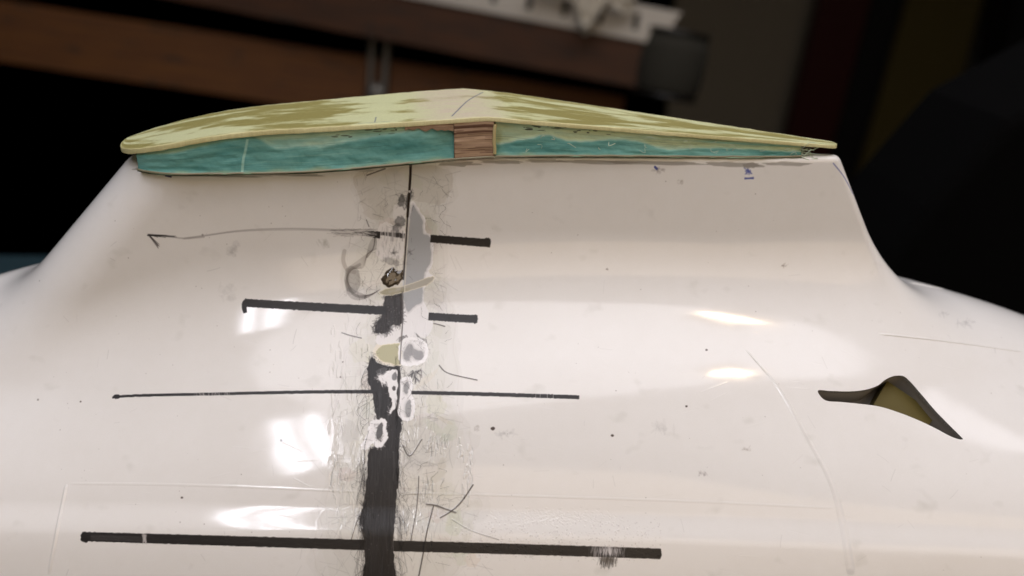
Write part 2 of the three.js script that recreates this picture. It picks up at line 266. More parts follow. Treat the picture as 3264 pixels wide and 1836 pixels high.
{ // where the tow has been sanded through
  const white = (p, n = 60) => { fill(gc, p, 'rgb(240,240,241)'); fill(gr, p, grey(170)); fuzz(p, n, 235, 3, 0.7); };
  white(closed(c8([[310, 230], [360, 200], [412, 190], [414, 330], [405, 420], [372, 460], [380, 380], [362, 330], [350, 270]]), 60, 6, 50)); white(closed(c8([[300, 235], [330, 222], [350, 250], [340, 280], [316, 262]]), 30, 6, 51), 90);
  fill(gc, oval(1050 + 398 / 1.916, 1080 + 232 / 1.916, 8, 13, 0.2, 0.2), 'rgb(140,140,142)'); fill(gc, oval(1050 + 320 / 1.916, 1080 + 200 / 1.916, 18, 12, -0.4, 0.4), 'rgba(110,110,112,0.55)'); fill(gc, oval(1050 + 395 / 1.916, 1080 + 305 / 1.916, 6, 7, 0, 0.4), 'rgb(90,88,88)');
  white(S.pillRim); white(S.islandRim, 110);
  line(gc, spline(c8([[425, 170], [424, 330], [412, 430], [405, 470]]), 20), 3, 'rgba(60,57,56,0.9)');
  const plain = (p, c, m = 120) => { fill(gc, p, c); fill(gr, p, grey(m)); };
  for (const [q, c] of [[S.grey, 200], [S.heart, 205], [S.pillA, 205], [S.pillB, 205]]) for (const w of [7, 4, 2]) line(gc, [...q, q[0]], w, grey(c, 0.35)); plain(S.grey, 'rgb(168,171,174)'); plain(S.heart, 'rgb(158,158,160)'); plain(S.pillA, 'rgb(158,159,160)'); plain(S.pillB, 'rgb(164,165,166)'); plain(S.island, 'rgb(98,98,98)'); plain(S.green, 'rgb(184,181,148)');
  fuzz(S.island, 60, 90, 2, 0.7); fuzz(S.heart, 40, 200, 2, 0.4);
  plain(S.lens, 'rgb(172,168,156)', 90); gc.save(); trace(gc, S.lens); gc.clip(); for (let i = 0; i < 60; i++) fill(gc, oval(rr(1205, 1300), rr(915, 945), rr(6, 24), rr(3, 7), -0.2, 0.4, 14), 'rgba(150,144,112,0.16)'); gc.restore(); line(gc, [...S.lens, S.lens[0]], 1.3, 'rgba(226,220,200,0.9)');
  line(gc, [...S.green, S.green[0]], 1.4, 'rgba(236,228,206,0.9)');
  for (let i = 0; i < 500; i++) { const p = [rr(1285, 1375), rr(650, 1000)]; fill(gc, oval(p[0], p[1], rr(0.6, 2.4), rr(0.6, 2.4), 0, 0, 7), grey(rnd() < 0.5 ? 190 : 140, 0.08)); }
  for (const [x, y, a, b, v] of [[1254, 806, 3, 3, 60], [1305, 803, 3, 3, 90], [1292, 838, 4, 3, 130], [1240, 832, 20, 10, 150], [1262, 838, 12, 9, 130], [1262, 730, 12, 18, 90], [1280, 640, 12, 20, 50], [1276, 705, 16, 18, 90], [1303, 630, 8, 26, 45], [1256, 870, 14, 10, 120]]) { fill(gc, oval(x, y, a, b, 0.3, 0.5, 20), grey(v, 0.55)); fuzz(oval(x, y, a, b, 0.3, 0.4, 20), 30, v, 3, 0.35); }
  plain(S.blob, 'rgb(58,50,40)', 14);
  for (const [p, v] of [[[[1272, 1075], [1296, 1068]], 100], [[[1324, 1060], [1340, 1078], [1360, 1082]], 90], [[[1308, 1195], [1325, 1182], [1345, 1178]], 40], [[[1316, 1180], [1326, 1205]], 40]]) for (let i = 0; i < 26; i++) { const k = rnd(), a = p[(k * (p.length - 1)) | 0], b = p[((k * (p.length - 1)) | 0) + 1] ?? a, s = rnd(); hair(lerp(a[0], b[0], s), lerp(a[1], b[1], s), rr(0.4, 2.6), rr(8, 24), 0.2, rr(0.6, 1.8), rr(0.2, 0.5), v); }
  for (const q of [S.heartRim, S.pillRim, S.islandRim]) { fuzz(q, 70, 60, 9, 0.3); for (const w of [6, 4]) line(gc, [...q, q[0]], w, 'rgba(246,246,247,0.9)'); }
  line(gc, spline(c8([[424, 175], [426, 330], [414, 430]]), 20), 3, 'rgba(60,57,56,0.9)');
  // the crack itself
  line(gc, spline([[1309, 515], [1308, 560], [1304, 620], [1299, 690]], 30), 4, 'rgb(52,45,39)'); line(gc, spline([[1299, 690], [1296, 740], [1289, 840], [1285, 890]], 30), 2.4, 'rgb(56,49,44)'); line(gc, spline([[1283, 930], [1284, 1000], [1279, 1090], [1275, 1160]], 30), 2, 'rgba(110,106,104,0.9)');
  line(gb, spline([[1309, 515], [1304, 620], [1296, 740], [1285, 890], [1279, 1090]], 60), 3.5, grey(20)); fill(gc, oval(1305, 610, 4, 4), 'rgb(205,200,194)');
  line(gc, spline([[1300, 700], [1295, 760], [1289, 840], [1285, 930]].map(([x, y]) => [x + 5, y]), 30), 1.6, 'rgba(222,216,200,0.9)');
}
function pen(p, v = 24) { fill(gc, p, `rgb(${v + 2},${v},${v})`); fill(gr, p, grey(120)); gc.save(); trace(gc, p); gc.clip(); const xs = p.map((q) => q[0]), x0 = Math.min(...xs), x1 = Math.max(...xs); for (let i = 0; i < (x1 - x0) * 0.6; i++) { const x = rr(x0, x1), q = p[(rnd() * p.length) | 0]; line(gc, [[x, q[1] + rr(-16, 16)], [x + rr(10, 90), q[1] + rr(-16, 18)]], rr(0.3, 1), rnd() < 0.4 ? 'rgba(96,92,92,0.16)' : 'rgba(8,7,7,0.2)'); } gc.restore(); }
{ // pen lines drawn across the break
  for (const k of ['bar1', 'bar2', 'bar2r', 'bar3', 'bar3r', 'bar4', 'bar4r']) pen(S[k]);
  pen(oval(1553, 772, 12, 14, 0.2, 0.2)); pen(oval(1515, 1017, 8, 14, 0.1, 0.2)); pen(barPoly([[790, 958], [780, 968], [779, 984], [782, 997]], 20, 12, 14, 1)); pen(oval(272, 1712, 16, 17, 0.2, 0.2)); pen(oval(2100, 1765, 9, 17, 0, 0.15)); pen(oval(372, 1264, 11, 7, 0, 0.2));
  pen(S.bar1l, 34); pen(S.bar1m, 60); for (let i = 0; i < 170; i++) line(gc, [[rr(1040, 1190), rr(728, 752)], [rr(1060, 1205), rr(728, 756)]], rr(0.4, 1.4), rnd() < 0.5 ? 'rgba(226,224,220,0.5)' : 'rgba(60,58,58,0.25)');
  for (let i = 0; i < 40; i++) { const x = rr(1215, 1290); line(gc, [[x, 736], [x + rr(-3, 3), 768]], rr(0.5, 2), rnd() < 0.6 ? 'rgba(226,224,222,0.5)' : 'rgba(70,66,66,0.3)'); }
  for (let i = 0; i < 7; i++) line(gc, spline([[590, 757 + i], [660, 748 + i * 0.6], [760, 735 + i * 0.5], [900, 727 + i], [1000, 727 + i], [1095, 732 + i]].map(([x, y]) => [x + rr(-12, 12), y + rr(-1.5, 1.5)]), 40), 0.8, 'rgba(110,106,102,0.22)');
  for (let i = 0; i < 16; i++) line(gc, [[471 + rr(-2, 4), 747 + rr(-1, 4)], [500 + rr(0, 70), 753 + rr(-3, 4)]], 0.9, 'rgba(50,48,48,0.55)'); for (let i = 0; i < 12; i++) line(gc, [[472 + rr(-2, 8), 748 + rr(0, 6)], [505 + rr(-4, 5), 785 + rr(-10, 8)]], 0.9, 'rgba(56,52,52,0.5)'); line(gc, [[560, 757], [590, 760], [650, 755]], 2.5, 'rgba(140,136,132,0.4)');
  for (let i = 0; i < 60; i++) { const x = rr(620, 735); line(gc, [[x, 1250 + rr(-2, 3)], [x + rr(-4, 10), 1262 + rr(-4, 3)]], 0.7, 'rgba(225,223,220,0.35)'); } for (const x of [1708, 1722, 1745, 1764]) line(gc, [[x, 1255], [x - 1, 1272]], 0.8, 'rgba(225,223,220,0.8)');
  for (let i = 0; i < 24; i++) line(gc, [[458 + rr(-6, 10), 1700 + rr(0, 6)], [460 + rr(-6, 8), 1730 + rr(-6, 6)]], 1, 'rgba(190,186,184,0.5)'); for (let i = 0; i < 5; i++) line(gc, [[290, 1706 + i * 3.4], [460, 1711 + i * 3.6]], 0.6, 'rgba(150,146,146,0.55)');
  for (let i = 0; i < 150; i++) { const x = 1900 + 60 * (rnd() + rnd() - 0.4); line(gc, [[x, rr(1738, 1752)], [x + rr(-8, 8), rr(1760, 1784)]], rr(0.4, 1.4), 'rgba(218,214,214,0.35)'); } for (let i = 0; i < 130; i++) { const x = 1930 + 34 * (rnd() + rnd() - 0.8); hair(x, rr(1768, 1785), 1.57 + rr(-0.25, 0.25), rr(6, 34), 0.1, rr(0.5, 1.6), rr(0.15, 0.5), 60); }
  for (let i = 0; i < 900; i++) { const x = rr(1450, 2110), y = 1650 + 130 * Math.pow(rnd(), 0.8) + rr(-10, 10), a = rnd(); fill(gc, oval(x, y, rr(0.5, 2.2), rr(0.4, 1.6), rr(0, 3), 0.4, 7), a < 0.5 ? 'rgba(90,80,80,0.3)' : 'rgba(140,126,130,0.22)'); if (a < 0.5) fill(gb, oval(x, y, rr(1, 4), rr(0.6, 2), rr(0, 3), 0, 7), grey(a < 0.3 ? 190 : 90, 0.8)); }
  for (let i = 0; i < 420; i++) { const x = 1760 + 170 * (rnd() + rnd() + rnd() - 1.5), y = 1650 + 26 * (rnd() + rnd() + rnd() - 1.5); line(gb, [[x, y], [x + rr(-8, 8), y + rr(-5, 5)]], rr(0.5, 1.5), grey(rnd() < 0.5 ? 190 : 80, 0.5)); }
}
{ // blue pen, smudges, specks
  const blue = 'rgba(58,66,140,0.85)';
  line(gc, [[528, 560], [545, 563]], 2.5, 'rgba(40,44,90,0.8)'); line(gc, [[2088, 532], [2094, 538]], 4, blue); for (let i = 0; i < 9; i++) line(gc, [[2370 + rr(0, 26), 535 + rr(0, 12)], [2374 + rr(0, 24), 545 + rr(0, 12)]], 2.2, 'rgba(80,90,160,0.5)'); for (let i = 0; i < 5; i++) line(gc, [[2374, 566 + rr(0, 5)], [2402, 564 + rr(0, 6)]], 1.4, 'rgba(80,90,160,0.6)'); line(gc, spline([[2656, 520], [2688, 560], [2730, 640], [2768, 720], [2784, 748]], 30), 2, 'rgba(70,80,150,0.6)');
  for (const [x, y, a, b] of [[1460, 522, 60, 9], [1590, 515, 70, 7], [1740, 512, 60, 6], [1900, 516, 110, 6], [2100, 518, 150, 6], [2340, 524, 90, 8], [2390, 528, 26, 9], [2520, 522, 70, 6], [700, 560, 160, 5], [900, 556, 130, 4], [500, 540, 60, 7], [1130, 540, 90, 6]]) fill(gc, oval(x, y, a, b, 0.02, 0.6, 40), 'rgba(142,138,132,0.6)');
  for (const [x, y, a, b, al] of [[745, 795, 24, 30, 0.12], [1030, 775, 26, 20, 0.14], [720, 930, 30, 34, 0.07], [1260, 960, 40, 30, 0.1], [2100, 545, 24, 10, 0.25], [2170, 580, 14, 10, 0.2], [2500, 846, 14, 7, 0.4], [2240, 1510, 18, 9, 0.25], [1935, 857, 6, 5, 0.5], [3080, 1030, 40, 9, 0.12], [3010, 1000, 30, 8, 0.12], [1610, 1380, 40, 14, 0.12], [1520, 1365, 10, 12, 0.2], [2380, 1430, 20, 8, 0.2], [2120, 1365, 60, 14, 0.08], [900, 1395, 16, 12, 0.12]]) for (let i = 0; i < 14; i++) fill(gc, oval(x + rr(-a, a) * 0.7, y + rr(-b, b) * 0.7, rr(0.1, 0.5) * a, rr(0.1, 0.5) * b, rr(0, 3), 0.5, 14), `rgba(110,100,96,${al * 0.5})`);
  for (let i = 0; i < 140; i++) { const x = rr(20, 3240), y = rr(560, 1830), big = rnd() < 0.05; fill(gc, oval(x, y, big ? rr(2, 4) : rr(0.7, 2), big ? rr(2, 4) : rr(0.6, 1.7), rr(0, 3), 0.4, 9), `rgba(70,62,58,${rr(0.15, 0.6)})`); }
  for (const [x, y, r] of [[1571, 1366, 7], [896, 1403, 5], [2252, 1115, 4], [2188, 1295, 4], [1952, 1388, 5], [580, 1586, 4], [257, 1280, 3]]) fill(gc, oval(x, y, r, r * 0.8, 0, 0.3, 12), 'rgba(70,60,56,0.85)');
  for (let i = 0; i < 70; i++) { const x = rr(100, 3200), y = rr(700, 1820); hair(x, y, rr(0, 6.3), rr(8, 50), rr(-0.2, 0.2), rr(0.4, 0.9), rr(0.08, 0.3), 120); }
  for (let i = 0; i < 120; i++) { const x = rr(200, 3100), y = rr(1000, 1820), a = rr(-0.5, 0.5), l = rr(15, 90); line(gb, [[x, y], [x + l * Math.cos(a), y + l * Math.sin(a)]], 0.8, grey(rnd() < 0.5 ? 150 : 105, 0.7)); }
  for (const [x, y] of [[1500, 1440], [1492, 1500], [1486, 1560], [1470, 1420], [1360, 1540], [1352, 1560], [1372, 1545], [1380, 1400], [1400, 1410], [1415, 1395], [1080, 1500], [1095, 1530], [1070, 1470], [1062, 1520]]) for (let i = 0; i < 14; i++) { const a = x + rr(-12, 12), b = y + rr(-24, 24); line(gb, [[a, b], [a + rr(-5, 3), b + rr(12, 34)]], rr(1, 2.6), grey(rnd() < 0.5 ? 225 : 45, 0.8)); }
}
const tex = (c, srgb) => { const t = new THREE.CanvasTexture(c); if (srgb) t.colorSpace = THREE.SRGBColorSpace; t.magFilter = THREE.LinearFilter; t.wrapS = t.wrapT = THREE.ClampToEdgeWrapping; return t; };
const gelcoat = new THREE.MeshPhysicalMaterial({ name: 'gelcoat', map: tex(cCol, true), roughnessMap: tex(cRgh), roughness: 1, bumpMap: tex(cBmp), bumpScale: 0.0005, ior: 1.5 });
const plainWhite = new THREE.MeshPhysicalMaterial({ name: 'gelcoat_plain', color: 0xe8e7e4, roughness: 0.12 });
// ------------------------------------------------------------------ the fuselage
const fuselage = thing('model_fuselage', 'glossy white moulded fuselage pod with pylon, black repair strip and pen lines across it', 'fuselage');
const holeXT = spline(S.hole.map(([x, y]) => xt(x, y)), 160, true).slice(0, -1);
const grow = (poly, o) => poly.map(([x, t], i) => { const [a, b] = poly[(i + 1) % poly.length], [c, d] = poly[(i + poly.length - 1) % poly.length], l = Math.hypot(a - c, b - d) || 1, k = Math.sign(poly.reduce((m, [e, f], j) => { const [g, h] = poly[(j + 1) % poly.length]; return m + e * h - g * f; }, 0)); return [x + k * (b - d) / l * o, t - k * (a - c) / l * o]; });
const cutXT = grow(holeXT, 0.0008);
{
  const xs = []; for (let i = 0; i < 40; i++) xs.push(-POD.L * 0.9995 + (POD.L * 0.9995 - 0.205) * Math.sin(i / 40 * Math.PI / 2)); for (let i = 0; i <= 620; i++) xs.push(lerp(-0.205, 0.205, i / 620)); for (let i = 39; i >= 0; i--) xs.push(-xs[i]);
  const NN = 460, NF = 110, N = { pos: [], nor: [], uv: [], idx: [], t: [] }, F = { pos: [], nor: [], uv: [], idx: [] };
  xs.forEach((x) => {
    const [near, far] = outline(x, NN, NF);
    near.forEach(([y, z]) => {
      let p = V(x, y, z);
      if (x > 0.07 && z > 0.02) { const t = tOf(p), [d, at] = nearest(cutXT, x, t); if (d < 0.0004) p = fromXT(...at) ?? p; }
      const n = bodyNormal(p); N.pos.push(p.x, p.y, p.z); N.nor.push(n.x, n.y, n.z); N.uv.push(...uvOf(p)); N.t.push(p.x, tOf(p));
    });
    far.forEach(([y, z]) => { const n = bodyNormal(V(x, y, z)); F.pos.push(x, y, z); F.nor.push(n.x, n.y, n.z); F.uv.push(x * 8, y * 8); });
  });
  const tri = (a, b, c) => { const x = (N.t[2 * a] + N.t[2 * b] + N.t[2 * c]) / 3, t = (N.t[2 * a + 1] + N.t[2 * b + 1] + N.t[2 * c + 1]) / 3; if (x > 0.07 && N.pos[3 * a + 2] > 0.02 && N.pos[3 * a + 1] > -0.05 && inside(cutXT, x, t)) return; N.idx.push(a, b, c); };
  for (let i = 0; i < xs.length - 1; i++) {
    for (let j = 0; j < NN; j++) { const a = i * (NN + 1) + j, b = a + NN + 1; tri(a, b, a + 1); tri(b, b + 1, a + 1); }
    for (let j = 0; j < NF; j++) { const a = i * (NF + 1) + j, b = a + NF + 1; F.idx.push(a, b, a + 1, b, b + 1, a + 1); }
  }
  part('near_shell', geom(N.pos, N.nor, N.uv, N.idx), gelcoat, fuselage); part('far_shell', geom(F.pos, F.nor, F.uv, F.idx), plainWhite, fuselage);
}
{ // panel lines moulded into the shell
  const panel = (p, a, b, h, n) => part('panel_welt', welt(p, a, b, h, n), gelcoat, fuselage);
  panel([[214, 1541], [450, 1543], [700, 1549], [1160, 1568]], 0.0015, 0.0015, 0.0001, 140); panel([[1256, 1571], [1632, 1580], [2200, 1598], [2672, 1620]], 0.0014, 0.0014, 0.0001, 160);
  panel([[212, 1541], [196, 1620], [180, 1700], [155, 1835]], 0.0015, 0.0015, 0.0003, 70); panel([[2372, 1108], [2480, 1235], [2582, 1410], [2652, 1545], [2690, 1690], [2714, 1835]], 0.0009, 0.0034, 0.0003, 140);
  panel([[2800, 1064], [3000, 1086], [3262, 1122]], 0.001, 0.001, 0.0003, 80); panel([[2892, 899], [3050, 930], [3262, 980]], 0.001, 0.001, 0.0003, 60);
}
{ // repair layers
  const p = (name, poly, h, label, cell) => part(name, patch(poly, h, cell), gelcoat, fuselage, label);
  p('carbon_strip', S.strip, 0.0004, 'wide strip of black carbon fibre laid along the break', 0.0006); p('carbon_patch', S.upperBlack, 0.0003, 'short black carbon patch above the sanded strip', 0.0006);
  p('filler_patch', S.grey, 0.00025, 'long light grey filler patch beside the crack', 0.0005); p('filler_spot', S.heart, 0.0001, 'heart shaped grey filler spot', 0.0004); p('filler_spot', S.pillA, 0.0001, null, 0.0003); p('filler_spot', S.pillB, 0.0001, null, 0.0003); p('filler_spot', S.island, 0.0001, 'dark grey spot ringed with white', 0.0003);
  p('putty_patch', S.green, 0.0001, 'olive yellow putty patch cut off by the seam', 0.0004); p('resin_ridge', S.lens, 0.0006, 'raised lens of tan resin crossing the crack', 0.0004);
  const L = (n, a, label) => p(n, a, 0.00004, label, 0.0005);
  for (const k of ['bar1', 'bar1l', 'bar2', 'bar2r', 'bar3', 'bar3r', 'bar4', 'bar4r']) L('pen_line', S[k]);
  part('resin_lump', patch(S.blob, 0.0003, 0.0003, (x, t, d) => 0.00026 * clamp(d / 0.0015) * (0.6 + 1.6 * Math.abs(fbm(x * 480, t * 480, 2)))), new THREE.MeshPhysicalMaterial({ name: 'dark_resin', color: 0x463e32, roughness: 0.12, clearcoat: 1, clearcoatRoughness: 0.03 }), fuselage, 'shiny dark brown lump of cured resin');
}
{ // intake cut into the shell: raw laminate edge and what shows inside
  const N = holeXT.length, grow1 = grow(holeXT, 0.001); const P = holeXT.map(([x, t]) => fromXT(x, t)), Nn = P.map((p) => bodyNormal(p)), mid = P.reduce((a, p) => a.add(p), V(0, 0, 0)).multiplyScalar(1 / N), nm = bodyNormal(mid);
  const loop = (f) => P.map((p, i) => f(p.clone(), Nn[i]));
  const wall = (A, B, n = 1) => { const pos = [], uv = [], idx = []; for (let i = 0; i <= N; i++) { const a = A[i % N], b = B[i % N]; pos.push(a.x, a.y, a.z, b.x, b.y, b.z); uv.push(i / 12, 0, i / 12, 1); if (i) idx.push(2 * i - 2, 2 * i, 2 * i - 1, 2 * i - 1, 2 * i, 2 * i + 1); } return geom(pos, null, uv, idx); };
  const l0 = loop((p, n) => p.addScaledVector(n, 0.00002)), l1 = loop((p, n) => p.addScaledVector(n, -0.0016)), l2 = loop((p, n) => p.addScaledVector(nm, -0.0017).lerp(mid.clone().addScaledVector(nm, -0.002), -0.03)), l3 = loop((p) => p.addScaledVector(nm, -0.012).lerp(mid.clone().addScaledVector(nm, -0.012), -0.03));
  const [ec, eg] = (() => { const c = document.createElement('canvas'); c.width = 256; c.height = 32; return [c, c.getContext('2d')]; })();
  eg.fillStyle = '#8c8a86'; eg.fillRect(0, 0, 256, 32); for (let i = 0; i < 500; i++) { eg.fillStyle = rnd() < 0.5 ? 'rgba(60,58,56,0.5)' : 'rgba(190,188,184,0.4)'; eg.fillRect(rr(0, 256), rr(0, 32), rr(1, 8), rr(1, 3)); }
  const et = tex(ec, true); et.wrapS = THREE.RepeatWrapping;
  const intake = part('intake_edge', wall(l0, l1), new THREE.MeshStandardMaterial({ name: 'laminate_edge', map: et, roughness: 0.9, side: THREE.DoubleSide }), fuselage, 'rough grey sawn edge of the intake cut-out');
  { // a smooth lip of gelcoat round the cut
    const o = grow(holeXT, 0.0022), pos = [], nor = [], uv = [], idx = []; for (let i = 0; i <= N; i++) { [[holeXT[i % N], 0.00002], [grow1[i % N], 0.00006], [o[i % N], -0.00001]].forEach(([q, h]) => { const p = fromXT(...q), n = bodyNormal(p); uv.push(...uvOf(p)); p.addScaledVector(n, h); pos.push(p.x, p.y, p.z); nor.push(n.x, n.y, n.z); }); if (i) for (const k of [0, 1]) { const a = 3 * i - 3 + k, b = 3 * i + k; idx.push(a, b, a + 1, a + 1, b, b + 1); } }
    part('intake_lip', geom(pos, nor, uv, idx), gelcoat, fuselage);
  }
  const dark = new THREE.MeshStandardMaterial({ name: 'raw_laminate', color: 0x94908a, roughness: 0.85, side: THREE.DoubleSide });
  part('inner_wall', mergeGeometries([wall(l1, l2), wall(l2, l3)]), dark, intake);
  const back = (() => { const pos = [], idx = []; l3.forEach((p) => pos.push(p.x, p.y, p.z)); const c = mid.clone().addScaledVector(nm, -0.0125); pos.push(c.x, c.y, c.z); for (let i = 0; i < N; i++) idx.push(i, (i + 1) % N, N); return geom(pos, null, null, idx); })();
  part('inner_floor', back, dark, intake);
  // an olive former stands across the middle of the opening, a hand's breadth of it in view
  const at = (px, py, dep) => { const q = onBody(px, py); return q ? q.addScaledVector(bodyNormal(q), -dep) : null; };
  const q = [at(2852, 1196, 0.005), at(2790, 1300, 0.005), at(2958, 1370, 0.005), at(3010, 1300, 0.005)].filter(Boolean), top = q.map((v) => v.clone()), low = q.map((v) => v.clone().addScaledVector(nm, -0.012));
  const ring = [...top, ...low].flatMap((v) => [v.x, v.y, v.z]);
  part('olive_former', geom(ring, null, null, [0, 1, 2, 0, 2, 3, 4, 6, 5, 4, 7, 6, 0, 4, 1, 1, 4, 5, 1, 5, 2, 2, 5, 6, 2, 6, 3, 3, 6, 7, 3, 7, 0, 0, 7, 4]).toNonIndexed(), new THREE.MeshStandardMaterial({ name: 'olive_former', color: 0x554b1a, roughness: 0.7, side: THREE.DoubleSide }), intake).geometry.computeVertexNormals();
}
{ // loose carbon fibres standing off the strip
  const list = []; const fibre = (pts, r) => { const c = new THREE.CatmullRomCurve3(pts); list.push(new THREE.TubeGeometry(c, 14, r, 4)); };
  const on = (x, y, h) => { const p = onBody(x, y); return p ? p.addScaledVector(bodyNormal(p), h) : null; };
  for (let i = 0; i < 120; i++) {
    const y = rr(1130, 1830), left = rnd() < 0.55, x0 = left ? 1172 - (y - 1300) * 0.02 + rr(-6, 8) : 1268 + rr(-10, 4), out = (left ? -1 : 1) * 44 * Math.pow(rnd(), 1.7), l = rr(20, 110);
    const a = [on(x0, y, 0.0002), on(x0 + out * 0.7, y + l * 0.35, rr(0.0002, 0.0009)), on(x0 + out, y + l * 0.7, rr(0.0002, 0.0012)), on(x0 + out * rr(0.1, 1.1), y + l, 0.0002)].filter(Boolean); if (a.length > 3) fibre(a, 0.000032);
  }
  for (let i = 0; i < 120; i++) { const y = rr(560, 1830), x = 1285 + (rnd() < 0.5 ? -1 : 1) * rr(25, 150), t = rr(0, 6.3), l = rr(14, 50), a = [0, 1, 2, 3].map((k) => on(x + Math.cos(t + k * rr(-0.2, 0.2)) * l * k / 3, y + Math.sin(t) * l * k / 3, k === 1 || k === 2 ? rr(0.0001, 0.0005) : 0.0001)).filter(Boolean); if (a.length > 3) fibre(a, 0.00003); }
  part('loose_fibres', mergeGeometries(list), new THREE.MeshStandardMaterial({ name: 'carbon_fibre', color: 0x1c1a1a, roughness: 0.5 }), fuselage, 'fine frayed black fibres along the carbon strip', 'stuff');
}
// ------------------------------------------------------------------ the wing stub on the pylon
const stub = thing('wing_stub', 'sawn wing stub with mottled olive skin over teal foam, bonded on the white pylon', 'wing stub');
const STUB = { l: -0.1398, r: 0.1168, r1: 0.0295, r2: 0.0028, bulge: 0.0015 };
function stubHalf(x, o = 0) {                                       // half width of the stub's plan at x, drawn in by o
  const xa = STUB.l + STUB.r1, xb = STUB.r - STUB.r2, h = xb - xa, u = clamp((x - xa) / h), b = (STUB.r1 - STUB.r2) / h, r = lerp(STUB.r1, STUB.r2, u) + STUB.bulge * Math.sin(Math.PI * u);
  if (x < xa) { const q = STUB.r1 ** 2 - (x - xa) ** 2; return Math.max(0, (q > 0 ? Math.sqrt(q) : 0) - o); }
  if (x > xb) { const q = STUB.r2 ** 2 - (x - xb) ** 2; return Math.max(0, (q > 0 ? Math.sqrt(q) : 0) - o); }
  return Math.max(0, r - o);
}
const roof = (x, z) => { const u = x - (-0.0095 + 0.255 * (z - 0.018)), a = Math.sqrt(u * u + 1e-6); return 0.1252 - (u < 0 ? 0.047 * a + 0.007 * Math.pow(clamp((a - 0.07) / 0.056), 2) : 0.106 * a) + 0.09 * smooth(-0.13, 0.0, x) * (0.018 - z); };
const farHalf = (x, o = 0) => stubHalf(x, o) * lerp(0.22, 1.05, clamp((x + 0.135) / 0.135));
const SKIN = (x) => lerp(0.0017, 0.0012, smooth(-0.13, 0.11, x));
{
  // skin: a sheet with a rounded rim, coloured by streaks of olive and pale laminate
  const W = 1024, H = 256, c = document.createElement('canvas'); c.width = W; c.height = H; const g = c.getContext('2d'), d = g.createImageData(W, H);
  for (let y = 0, i = 0; y < H; y++) for (let x = 0; x < W; x++, i += 4) {
    const wx = x + 40 * fbm(x / 90, y / 40, 4), m = fbm(wx / 150, y / 62, 2) + 0.22 * fbm(wx / 50, y / 14, 6), mid = smooth(80, 20, Math.abs(x - 476 + (y - 128) * -0.14 + 26 * fbm(x / 26, y / 12, 13))), k = smooth(-0.12, 0.12, m + mid * 0.45 - 0.03 + 0.12 * fbm(x / 9, y / 3, 17)), f = rnd() * 8 - 4 + 10 * fbm(x / 5, y / 4, 9), rim = smooth(22, 6, Math.min(y, H - y) + 10 * fbm(x / 30, 3, 1));
    const A = [152, 145, 88], B = [208, 212, 166], M = [208, 196, 174], E = [226, 222, 172]; const q = [0, 1, 2].map((s) => lerp(lerp(lerp(A[s], B[s], k), M[s], mid * clamp(0.72 + 0.9 * fbm(x / 30, y / 9, 23))), E[s], rim * 0.8));
    d.data[i] = q[0] + f; d.data[i + 1] = q[1] + f; d.data[i + 2] = q[2] + f; d.data[i + 3] = 255;
  }
  g.putImageData(d, 0, 0); g.strokeStyle = 'rgba(60,70,110,0.7)'; g.lineWidth = 1.6; g.beginPath(); g.moveTo(512, 30); g.lineTo(490, 128); g.lineTo(474, 226); g.stroke(); g.lineWidth = 1.2; g.beginPath(); g.moveTo(370, 200); g.lineTo(372, 236); g.moveTo(350, 236); g.lineTo(392, 234); g.stroke();
  const st = tex(c, true);
  const NX = 420, K = 30, pos = [], uv = [], idx = [], rows = [];
  const prof = []; for (let k = 0; k <= K; k++) prof.push([k / K * 2 - 1, 1]); for (let k = 1; k <= 6; k++) { const a = k / 6 * Math.PI; prof.push([1 + 0.0 * a, Math.cos(a), Math.sin(a)]); } for (let k = K; k >= 0; k--) prof.push([k / K * 2 - 1, -1]); for (let k = 1; k < 6; k++) { const a = Math.PI - k / 6 * Math.PI; prof.push([-1, Math.cos(a), Math.sin(a)]); }
  const M = prof.length;
  for (let i = 0; i <= NX; i++) {
    const s = i / NX, x = lerp(STUB.l + 1e-5, STUB.r - 1e-5, 0.5 - 0.5 * Math.cos(Math.PI * (0.5 - 0.5 * Math.cos(Math.PI * s)))), w = stubHalf(x) + 0.0005 * fbm(x * 120, 2, 6) + 0.00025 * nz(x * 500, 2), t = SKIN(x) / 2, wf = farHalf(x);
    for (const [u, v, o] of prof) { const z = (u > 0 ? u * w : u * wf) + Math.sign(u) * (o ?? 0) * t * 0.14, n = 0.00012 * nz(x * 260, z * 260, v); pos.push(x, roof(x, z) - t + v * t + n, z); uv.push((x - STUB.l) / (STUB.r - STUB.l), 0.5 + (o !== undefined ? Math.sign(u) * -0.5 * (0.9 + 0.1 * 1) : -0.46 * u)); }
    if (i) for (let k = 0; k < M; k++) { const a = (i - 1) * M + k, b = (i - 1) * M + (k + 1) % M, e = i * M + k, f = i * M + (k + 1) % M; idx.push(a, b, e, b, f, e); }
  }
  part('top_skin', geom(pos, null, uv, idx), new THREE.MeshPhysicalMaterial({ name: 'glass_skin', map: st, roughness: 0.42, ior: 1.5 }), stub, 'thin laminate skin in pale green and olive streaks');
}
